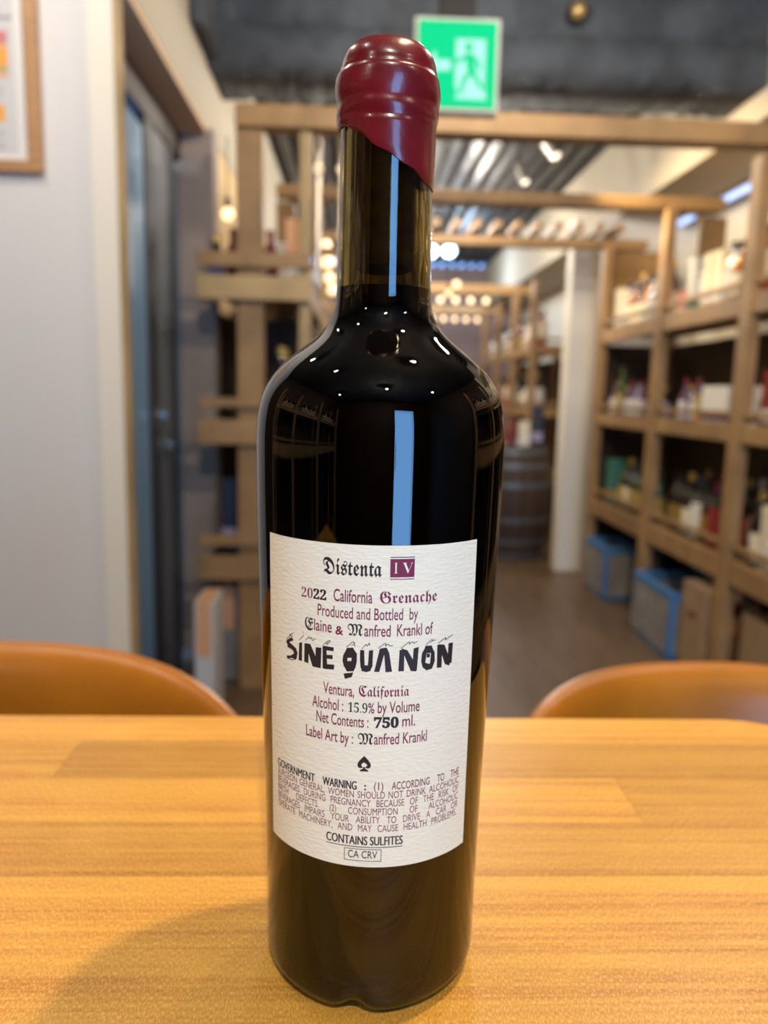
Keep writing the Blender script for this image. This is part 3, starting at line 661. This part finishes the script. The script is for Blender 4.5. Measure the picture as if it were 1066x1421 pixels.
# ------------------------------------------------------------------ leather stools
def chair(label, loc, rz, a=.208, h=.125, n=3.0):
    t = thing('bar_chair', label, 'chair', loc, rz, 'tan leather bar chairs across the table')
    seat_z = .66; cz = .875
    # padded shell: outline a superellipse, curved in plan, thick rounded rim
    bm = bmesh.new(); NU, NV = 56, 22
    def edge(u):  # u -1..1 across: top height
        return cz+h*max(1-abs(u)**n, 0)**(1/n)
    rows_f, rows_b = [], []
    for s in (-1, 1):
        rows = []
        for j in range(NV+1):
            r_ = []
            for i in range(NU+1):
                u = sin((i/NU-.5)*pi)          # denser near the sides
                zt = edge(u); v = sin(j/NV*pi/2)
                z = (seat_z+.02)+(zt-seat_z-.02)*v
                k_ = max(1-abs(u)**3.5, 0)**.40*max(1-v**12, 0)**.42   # pillow thickness falls to the rim
                th = .031*k_
                ycurve = .03-.13*abs(u)**2.4
                lean = (z-seat_z)*.10
                x = a*u
                r_.append(bm.verts.new((x, ycurve+lean+(s*th), z)))
            rows.append(r_)
        for j in range(NV):
            for i in range(NU): bm.faces.new((rows[j][i], rows[j][i+1], rows[j+1][i+1], rows[j+1][i]))
        (rows_f if s < 0 else rows_b).extend(rows)
    for i in range(NU): bm.faces.new((rows_f[0][i], rows_f[0][i+1], rows_b[0][i+1], rows_b[0][i]))
    bmesh.ops.remove_doubles(bm, verts=bm.verts[:], dist=.0008)
    bmesh.ops.recalc_face_normals(bm, faces=bm.faces[:])
    me = bpy.data.meshes.new('backrest'); bm.to_mesh(me); bm.free()
    for p in me.polygons: p.use_smooth = True
    obj('backrest', me, 'leather', t)
    sp = [(a*.98*cos(q*pi/16)*(1 if abs(cos(q*pi/16)) > 0 else 1), -.07+.155*sin(q*pi/16)) for q in range(32)]
    obj('seat', MB().prism(sp, seat_z-.06, seat_z+.015), 'leather', t)
    for sx in (-1, 1):
        for sy in (-1, 1): obj('leg', MB().tube((sx*.14, -.06+sy*.11, seat_z-.055), (sx*.19, -.06+sy*.15, 0), .014, .010), 'black_metal', t)
    obj('footrest', MB().tube((-.17, -.193, .25), (.17, -.193, .25), .009).tube((-.17, .073, .25), (.17, .073, .25), .009), 'black_metal', t)
    return t
chair('tan leather bar chair on the left before the white wall', (-.325, .60, -.022), radians(0), a=.272, n=3.8)
chair('tan leather bar chair on the right before the plank floor', (.335, .66, -.052), radians(6), a=.225, h=.12, n=3.8)

# ------------------------------------------------------------------ THE BOTTLE
AX, AY = .0085, .26
bo = thing('wine_bottle', 'tall black wine bottle with oxblood wax top and cream back label, centre of the table', 'bottle', (AX, AY, TZ))
outer = [(.0018, .0), (.0012, .010), (.0, .030), (.0006, .0328), (.002, .0350), (.0048, .0371), (.010, .0377), (.035, .0380), (.074, .0388), (.112, .0399), (.15, .0409), (.170, .0413), (.183, .0414), (.190, .0413), (.1955, .0408), (.2005, .0398), (.2045, .0382), (.2080, .0360), (.2110, .0335), (.2138, .0305), (.2163, .0274), (.2187, .0243), (.2210, .0215), (.2233, .0193), (.2260, .0176), (.2290, .0164), (.2330, .0157), (.2400, .0153), (.2550, .0150), (.2750, .0148), (.2910, .0147), (.2920, .0150), (.2990, .0150), (.3015, .0140), (.3030, .0122)]
def smooth_prof(p, k=3):
    out = []
    for i in range(len(p)-1):
        p0 = p[max(i-1, 0)]; p1 = p[i]; p2 = p[i+1]; p3 = p[min(i+2, len(p)-1)]
        for j in range(k):
            t_ = j/k
            out.append(tuple(.5*((2*p1[q])+(-p0[q]+p2[q])*t_+(2*p0[q]-5*p1[q]+4*p2[q]-p3[q])*t_*t_+(-p0[q]+3*p1[q]-3*p2[q]+p3[q])*t_**3) for q in (0, 1)))
    out.append(p[-1]); return out
body_part = [p for p in outer if .0 <= p[0] <= .2910 and (p[1] > .0305 or p[0] > .1)]
inner = [(.3030, .0098), (.29, .0098), (.25, .0102), (.236, .0108), (.230, .0125), (.2245, .0155), (.2195, .0205), (.2145, .0265), (.2085, .0322), (.2005, .0362), (.190, .0378), (.15, .0374), (.074, .0353), (.014, .0343), (.010, .031), (.018, .020), (.026, .006)]
def Rz(z):
    pp = [(q[0], q[1]) for q in outer if q[1] > .03 or q[0] > .1]
    for (za, ra), (zb, rb) in zip(pp[:-1], pp[1:]):
        if za <= z <= zb and zb > za: return ra+(rb-ra)*(z-za)/(zb-za)
    return .038
NSEG = 128
prof_all = [(.024, .0005), (.021, .008), (.008, .020), (.0008, .0285)]+smooth_prof(body_part, 3)+[(.2920, .0150), (.2990, .0150), (.3015, .0140), (.3030, .0122)]+inner+[(.0275, .0004)]
gb = MB().lathe(prof_all, n=NSEG)
# shallow mould notch in the heel, facing the camera slightly left
nv = []
for (x, y, z) in gb.v:
    if z < .012 and sqrt(x*x+y*y) > .029 and y < 0:
        dx = (x+.006)/.0042
        e_ = math.exp(-dx*dx)*(1-z/.012)
        nv.append((x, y+.0035*e_, z+.0016*e_))
    else: nv.append((x, y, z))
gb.v = nv
gl = bpy.data.materials.new('bottle_glass'); gl.use_nodes = True; gg = gl.node_tree.nodes['Principled BSDF']
gg.inputs['Base Color'].default_value = (.22, .175, .06, 1); gg.inputs['Transmission Weight'].default_value = 1.0
gg.inputs['IOR'].default_value = 1.55; gg.inputs['Roughness'].default_value = .0
M['bottle_glass'] = gl
obj('glass_body', gb, 'bottle_glass', bo, smooth=50)
wn = bpy.data.materials.new('red_wine'); wn.use_nodes = True; b_ = wn.node_tree.nodes['Principled BSDF']
b_.inputs['Base Color'].default_value = (.003, .0012, .001, 1); b_.inputs['Roughness'].default_value = 1.0; b_.inputs['Specular IOR Level'].default_value = 0
M['wine'] = wn
wp = [(.0272, .0004)]+[(z, r+.0003) for z, r in inner[::-1] if z < .239]
wp[-1] = (.2365, .0111)
obj('wine', MB().lathe(wp+[(.2365, .0004)], n=64), 'wine', bo, smooth=50)
M['cork'] = mat('cork', (.42, .27, .13), .9, var=.4, vscale=200)
ck = obj('cork', MB().lathe([(.243, .001), (.243, .0096), (.3025, .0096), (.3025, .001)], n=40, cap=False), 'cork', bo, smooth=40)
# wax dip
M['wax'] = mat('oxblood_wax', (.165, .007, .012), .27, var=.25, vscale=90, bump=.10, bscale=300, coat=.25)
wxp = [(.3112, .0003), (.3110, .0045), (.3102, .0085), (.3088, .0114), (.3066, .0135), (.3040, .0147), (.3018, .0152), (.3005, .0155), (.2994, .0161), (.2970, .0164), (.2945, .0164), (.2925, .0161), (.2910, .0159), (.2892, .0161), (.2878, .0160), (.2865, .0157), (.2850, .0156)]
wx = smooth_prof(wxp, 3); NW = 144; vs = []
def cutz(a): x = .0156*cos(a); y = .0156*sin(a); return .2748-.60*x+.10*(y+.0157)+.0004*sin(5*a+1)+.0003*sin(11*a)
for (z, r) in wx[:-1]:
    for i in range(NW):
        a = 2*pi*i/NW; r2 = r+.00016*sin(3*a+z*500)+(.0002*sin(2*a+1) if z < .302 else 0)
        zz = max(z, cutz(a)) if z < .292 else z
        vs.append((max(r2, .0002)*cos(a), max(r2, .0002)*sin(a), zz+.0003*sin(2*a+.6)*(r/.0164)))
K = len(wx)-1
for k_ in range(9):
    for i in range(NW):
        a = 2*pi*i/NW; zc = cutz(a); zs = min(.2850, .2850) if zc < .285 else zc
        f_ = k_/8; z = zs+(zc-zs)*f_; r = .01560-.0002*f_
        if k_ == 8: r = .0152
        vs.append((r*cos(a), r*sin(a), z))
for i in range(NW): a = 2*pi*i/NW; vs.append((.01485*cos(a), .01485*sin(a), cutz(a)-.0001))
K += 10
wb = MB().add(vs, [(j*NW+i, j*NW+(i+1) % NW, (j+1)*NW+(i+1) % NW, (j+1)*NW+i) for j in range(K-1) for i in range(NW)]+[tuple(range(NW))])
obj('wax_seal', wb, 'wax', bo, smooth=60)

# paper label
M['paper'] = mat('label_paper', (.86, .87, .70), .75)
pn = M['paper'].node_tree; pb = pn.nodes['Principled BSDF']
t1 = pn.nodes.new('ShaderNodeTexCoord'); mpg = pn.nodes.new('ShaderNodeMapping'); mpg.inputs['Rotation'].default_value = (0, radians(35), radians(0)); mpg.inputs['Scale'].default_value = (420, 420, 1150)
nn1 = pn.nodes.new('ShaderNodeTexNoise'); nn1.inputs['Scale'].default_value = 1.0; nn1.inputs['Detail'].default_value = 2
bb = pn.nodes.new('ShaderNodeBump'); bb.inputs['Strength'].default_value = .75; bb.inputs['Distance'].default_value = .00035
pn.links.new(t1.outputs['Object'], mpg.inputs[0]); pn.links.new(mpg.outputs[0], nn1.inputs['Vector']); pn.links.new(nn1.outputs[0], bb.inputs['Height']); pn.links.new(bb.outputs[0], pb.inputs['Normal'])
M['ink_black'] = mat('ink_black', (.012, .012, .018), .55)
M['ink_wine'] = mat('ink_wine', (.19, .012, .06), .6)
def onb(s, z, d):  # s mm from the front, z mm
    r = Rz(z/1000); th = s/1000/r; r += d
    return (r*sin(th), -r*cos(th), z/1000)
lab_mb = MB(); NSX, NZ = 60, 14; vs = []
S0, S1, ZB, ZT = -41.1, 32.6, 55.7, 159.2
for d in (.00015, .00002):
    for j in range(NZ+1):
        for i in range(NSX+1): vs.append(onb(S0+(S1-S0)*i/NSX-(.45 if i == 0 else 0)*(1-j/NZ)+(.9*(1-j/NZ) if i == NSX else 0), ZB+(ZT-ZB)*j/NZ, d))
P = (NSX+1)*(NZ+1); fs = []
for j in range(NZ):
    for i in range(NSX):
        a = j*(NSX+1)+i; fs += [(a, a+1, a+NSX+2, a+NSX+1), (P+a+NSX+1, P+a+NSX+2, P+a+1, P+a)]
for i in range(NSX): fs += [(i, P+i, P+i+1, i+1), (NZ*(NSX+1)+i, NZ*(NSX+1)+i+1, P+NZ*(NSX+1)+i+1, P+NZ*(NSX+1)+i)]
for j in range(NZ): a = j*(NSX+1); b = a+NSX; fs += [(a, a+NSX+1, P+a+NSX+1, P+a), (b, P+b, P+b+NSX+1, b+NSX+1)]
pl = obj('paper_label', lab_mb.add(vs, fs), 'paper', bo, smooth=40)
pl['label'] = 'cream textured paper label printed in black and dark magenta'
DP = .00019
_dg = {}
def glyphs(s, bold=0.0, res=4, size=1.0):
    key = (s, bold)
    if key in _dg: return _dg[key]
    cu = bpy.data.curves.new('t', 'FONT'); cu.body = s; cu.size = 1.0; cu.resolution_u = res; cu.offset = bold
    o = bpy.data.objects.new('t', cu); COL.objects.link(o); bpy.context.view_layer.update()
    me = bpy.data.meshes.new_from_object(o.evaluated_get(bpy.context.evaluated_depsgraph_get()))
    V = [tuple(v.co) for v in me.vertices]; Fc = [tuple(p.vertices) for p in me.polygons]
    bpy.data.objects.remove(o); bpy.data.curves.remove(cu); bpy.data.meshes.remove(me)
    _dg[key] = (V, Fc); return V, Fc
CAPH = max(v[1] for v in glyphs('H')[0])
fr_ = lambda s, b=0x1D56C: ''.join(chr(b+ord(ch)-65) if ch.isupper() else chr(b+26+ord(ch)-97) if ch.islower() else ch for ch in s)
FRH = max(v[1] for v in glyphs(fr_('D'))[0])
serif = lambda s: ''.join(chr(0x1D7CE+int(ch)) if ch.isdigit() else ch for ch in s)
SRH = max(v[1] for v in glyphs(serif('1'))[0])
mm_ = {}
def emit_flat(key, pts, faces):  # pts in (s,z) mm
    mb = mm_.setdefault(key, MB()); mb.add([onb(a, b, DP) for a, b in pts], faces)
def txt(line, *a, **k):
    if len(a) > 6 and a[6] in (.022, .028):      # bold sans: overprinted copies, slightly shifted
        for d in (-.085, 0, .085): _txt(line, a[0], a[1]+d, a[2]+d, *a[3:6], 0.0, *a[7:], **k)
    else: _txt(line, *a, **k)
def _txt(line, s, s0, s1, zb, cap, ink, bold=0.007, ref=None, tilt=0.0):
    V, Fc = glyphs(s, bold); x0 = min(v[0] for v in V); x1 = max(v[0] for v in V)
    ky = cap/(ref or CAPH); kx = (s1-s0)/(x1-x0)
    emit_flat((line, ink), [(s0+(v[0]-x0)*kx, zb+v[1]*ky+(s0+(v[0]-x0)*kx)*tilt) for v in V], Fc)
def justify(line, words, s0, s1, zb, cap, ink, kx, bold=0.0):
    ws = []
    for wd in words:
        V, Fc = glyphs(wd, bold); ws.append((max(v[0] for v in V)-min(v[0] for v in V))*kx)
    gap = (s1-s0-sum(ws))/(len(words)-1); s = s0
    for wd, wl in zip(words, ws): txt(line, wd, s, s+wl, zb, cap, ink, bold); s += wl+gap
def rect(line, a0, a1, z0, z1, ink, n=10):
    emit_flat((line, ink), [(a0+(a1-a0)*i/n, z) for z in (z0, z1) for i in range(n+1)], [(i, i+1, n+2+i, n+1+i) for i in range(n)])
B, Wn = 'ink_black', 'ink_wine'
txt('title', fr_('Distenta'), -17.9, -.1, 149.9, 5.0, B, 0.004, FRH)
rect('numeral_block', 2.3, 9.55, 149.75, 155.25, Wn); rect('numeral_block', 2.3, 9.55, 149.05, 149.3, Wn); rect('numeral_block', 2.3, 9.55, 155.65, 155.9, Wn)
DPs = DP; DP = .00023
M['ink_paper'] = M['paper']
txt('numeral', '\U0001D408', 3.5, 4.5, 150.9, 3.3, 'ink_paper', -.012, CAPH); txt('numeral', '\U0001D415', 5.9, 9.1, 150.9, 3.3, 'ink_paper', -.012, CAPH)
DP = DPs
txt('origin_line', serif('20'), -25.5, -21.4, 141.6, 3.1, Wn, -.008, SRH); txt('origin_line', serif('22'), -21.1, -16.8, 141.6, 3.2, B, .022, SRH)
txt('origin_line', 'California', -14.4, -2.7, 141.8, 3.7, Wn); txt('origin_line', fr_('Grenache'), -.5, 17.1, 141.9, 3.6, Wn, 0, FRH)
txt('bottler_line', 'Produced and Bottled  by', -19.6, 11.1, 136.7, 3.55, Wn, .004)
txt('maker_line', fr_('E'), -24.2, -21.1, 131.5, 4.0, B, 0, FRH); txt('maker_line', 'laine', -20.8, -14.9, 131.8, 3.6, Wn); txt('maker_line', '&', -13.7, -11.2, 131.5, 2.6, Wn, .02)
txt('maker_line', fr_('M'), -9.9, -5.4, 131.6, 3.7, B, 0, FRH); txt('maker_line', 'anfred', -4.9, 2.9, 131.6, 3.6, Wn); txt('maker_line', 'Krankl of', 4.8, 16.1, 131.7, 3.6, Wn)
txt('place_line', 'Ventura,', -17.5, -7.6, 112.3, 3.6, Wn); txt('place_line', fr_('California'), -6.2, 9.1, 112.6, 3.5, Wn, 0, FRH)
txt('alcohol_line', 'Alcohol :', -21.3, -10.9, 107.3, 3.6, Wn); txt('alcohol_line', serif('15.9'), -9.4, -3.5, 107.3, 3.2, B, -.004, SRH); txt('alcohol_line', '%', -3.3, -1.4, 107.3, 3.2, Wn, .01); txt('alcohol_line', 'by Volume', -.4, 12.6, 107.4, 3.6, Wn)
txt('volume_line', 'Net Contents :', -19.8, -3.1, 102.6, 3.6, Wn); txt('volume_line', serif('750'), -1.5, 6.1, 102.7, 3.3, B, .03, SRH); txt('volume_line', 'ml.', 7.2, 11.3, 102.8, 3.6, Wn)
txt('artist_line', 'Label Art by :', -23.6, -7.7, 97.0, 3.6, Wn); txt('artist_line', fr_('M'), -6.2, -1.6, 97.1, 3.7, B, 0, FRH); txt('artist_line', 'anfred Krankl', -1.3, 15.4, 97.2, 3.6, Wn)
txt('spade_symbol', '\u2660', -6.2, -2.1, 89.0, 4.3, B, 0, max(v[1] for v in glyphs('\u2660')[0]))
zb = 82.0
for wd, a, b in (('GOVERNMENT', -37.2, -20.3), ('WARNING', -17.4, -6.4)): txt('warning_text', wd, a, b, zb-.1, 2.75, B, .022)
txt('warning_text', ':', -4.0, -3.4, zb, 2.4, B, .03)
for wd, a, b in (('(1)', -1.0, 1.9), ('ACCORDING', 4.5, 17.0), ('TO', 19.8, 22.6), ('THE', 25.2, 29.1)): txt('warning_text', wd, a, b, zb+.1, 2.5, Wn)
KW = (66.4-6*1.15)/sum(max(v[0] for v in glyphs(q)[0])-min(v[0] for v in glyphs(q)[0]) for q in 'SURGEON GENERAL, WOMEN SHOULD NOT DRINK ALCOHOLIC'.split())
LINES = ['SURGEON GENERAL, WOMEN SHOULD NOT DRINK ALCOHOLIC', 'BEVERAGES DURING PREGNANCY BECAUSE OF THE RISK OF', 'BIRTH DEFECTS. (2) CONSUMPTION OF ALCOHOLIC', 'BEVERAGES IMPAIRS YOUR ABILITY TO DRIVE A CAR OR', 'OPERATE MACHINERY, AND MAY CAUSE HEALTH PROBLEMS.']
for i, ln in enumerate(LINES): justify('warning_text', ln.split(' '), -37.2, 29.2 if i < 4 else 28.7, zb-2.82*(i+1), 2.3, Wn, KW)
txt('sulfite_line', 'CONTAINS SULFITES', -15.9, 8.4, 63.3, 2.9, B, .028); rect('sulfite_line', -15.9, 8.4, 62.45, 62.7, B, 20)
txt('deposit_mark', 'CA CRV', -8.7, .5, 58.75, 2.5, B, .004)
for a, b, c_, d in ((-9.95, 1.8, 57.7, 57.9), (-9.95, 1.8, 61.7, 61.9), (-9.95, -9.75, 57.7, 61.9), (1.6, 1.8, 57.7, 61.9)): rect('deposit_mark', a, b, c_, d, B)
# hand cut display lettering
random.seed(5)
SX = [(130, -32.2), (185, -27.0), (190, -26.6), (207, -25.2), (213, -24.7), (297, -18.25), (360, -13.9), (397, -11.4), (467, -6.9), (478, -6.2), (540, -2.3), (548, -1.8), (635, 3.6), (663, 5.4), (757, 11.6), (770, 12.4), (835, 17.1), (845, 17.8), (920, 23.8)]
def sx_(x):
    for (a, b), (c_, d) in zip(SX[:-1], SX[1:]):
        if a <= x <= c_: return b+(d-b)*(x-a)/(c_-a)
    return SX[0][1] if x < 130 else 23.8
def base(x):  # z (mm) for picture row 110 / 230 at this column
    pts_ = [(130, 125.2, 116.9), (213, 126.95, 118.8), (300, 128.1, 120.1), (397, 129.0, 121.1), (478, 129.43, 121.54), (548, 129.62, 121.74), (663, 129.6, 121.7), (757, 129.24, 121.24), (845, 128.56, 120.45), (920, 127.64, 119.4)]
    for p, q in zip(pts_[:-1], pts_[1:]):
        if x <= q[0]: f_ = max(0, (x-p[0])/(q[0]-p[0])); return p[1]+(q[1]-p[1])*f_, p[2]+(q[2]-p[2])*f_
    return pts_[-1][1:]
def px(x, y): a, b = base(x); return (sx_(x), a+(b-a)*(y-110)/120)
def blob(pts): emit_flat(('display_lettering', B), [px(x+random.uniform(-1, 1), y+random.uniform(-1, 1)) for x, y in pts], [tuple(range(len(pts)))])
for p in ([(134, 92), (160, 84), (165, 96), (148, 104), (150, 116), (136, 118), (130, 106)], [(136, 112), (152, 110), (178, 134), (184, 160), (170, 162), (160, 142), (138, 128)], [(184, 156), (178, 186), (158, 190), (134, 182), (132, 168), (152, 168), (168, 158)],  # S
          [(192, 110), (207, 106), (206, 196), (190, 190)],  # I
          [(218, 112), (238, 114), (238, 206), (216, 200)], [(222, 112), (246, 114), (282, 198), (278, 226), (258, 222)], [(272, 128), (298, 132), (294, 230), (270, 224)],  # N
          [(303, 122), (322, 124), (326, 234), (305, 230)], [(318, 124), (356, 130), (356, 148), (318, 144)], [(318, 166), (352, 168), (352, 186), (318, 184)], [(318, 210), (360, 214), (358, 236), (318, 234)],  # E
          [(418, 132), (450, 132), (452, 150), (414, 152)], [(400, 170), (418, 136), (424, 160), (420, 210), (424, 240), (404, 222), (398, 196)], [(448, 136), (466, 162), (466, 200), (458, 232), (444, 242), (440, 206), (442, 160)], [(404, 216), (460, 216), (452, 244), (420, 246)], [(418, 150), (446, 150), (444, 180), (420, 180)], [(418, 196), (446, 196), (446, 226), (418, 226)], [(404, 256), (450, 250), (444, 272), (410, 282)],  # Q
          [(480, 142), (500, 144), (504, 214), (500, 240), (484, 228), (480, 190)], [(522, 146), (542, 144), (540, 222), (530, 242), (520, 216)], [(486, 216), (536, 216), (532, 244), (512, 250), (490, 244)],  # U
          [(574, 138), (604, 132), (574, 248), (549, 248)], [(580, 134), (608, 132), (620, 158), (636, 246), (604, 250), (596, 170)],  # A
          [(668, 144), (690, 140), (690, 244), (664, 246)], [(676, 136), (704, 144), (752, 222), (748, 246), (722, 244)], [(734, 136), (758, 130), (752, 240), (730, 238)],  # N
          [(790, 124), (818, 122), (826, 142), (784, 146)], [(774, 160), (792, 124), (796, 150), (792, 206), (798, 238), (780, 226), (772, 196)], [(814, 124), (834, 150), (836, 196), (826, 228), (812, 236), (814, 200), (816, 160)], [(778, 206), (832, 202), (824, 232), (796, 240)], [(797, 160), (812, 160), (812, 178), (797, 178)], [(792, 140), (818, 140), (818, 156), (792, 158)],  # O
          [(846, 118), (868, 118), (868, 226), (848, 228)], [(852, 116), (878, 118), (912, 196), (904, 218), (884, 210)], [(898, 112), (920, 108), (916, 206), (896, 202)]): blob(p)
def hair(pts, w_=3.0):
    for (xa, ya), (xb, yb) in zip(pts[:-1], pts[1:]):
        dx, dy = xb-xa, yb-ya; L_ = max(sqrt(dx*dx+dy*dy), .1); nx, ny = -dy/L_*w_/2, dx/L_*w_/2
        emit_flat(('display_lettering', B), [px(xa+nx, ya+ny), px(xa-nx, ya-ny), px(xb-nx, yb-ny), px(xb+nx, yb+ny)], [(0, 1, 2, 3)])
for q in ([(134, 88), (150, 76), (146, 70), (160, 66), (166, 60)], [(146, 72), (160, 76), (156, 84), (146, 88)], [(192, 96), (210, 78), (214, 72)], [(208, 62), (212, 58)], [(222, 98), (240, 80), (244, 90), (252, 84), (256, 98), (270, 90)], [(306, 118), (330, 100), (340, 98), (334, 108), (320, 112), (330, 118)], [(416, 130), (440, 108), (450, 104), (452, 116), (438, 122)], [(452, 106), (456, 128)], [(490, 138), (508, 116), (512, 126), (524, 110), (526, 124)], [(566, 136), (596, 112), (604, 112), (600, 124), (614, 114), (620, 124), (636, 122)], [(674, 136), (706, 108), (714, 104), (712, 116), (728, 104), (734, 112), (752, 102)], [(792, 120), (812, 98), (822, 94), (820, 104), (810, 106)], [(822, 98), (838, 96)], [(850, 112), (878, 88), (884, 84), (882, 96), (900, 82), (916, 72)]): hair(q)
for (nm, ink), mb in mm_.items():
    o = obj(nm if ink != 'ink_paper' else nm+'_letters', mb, ink, pl)

print('objects', len(bpy.data.objects))
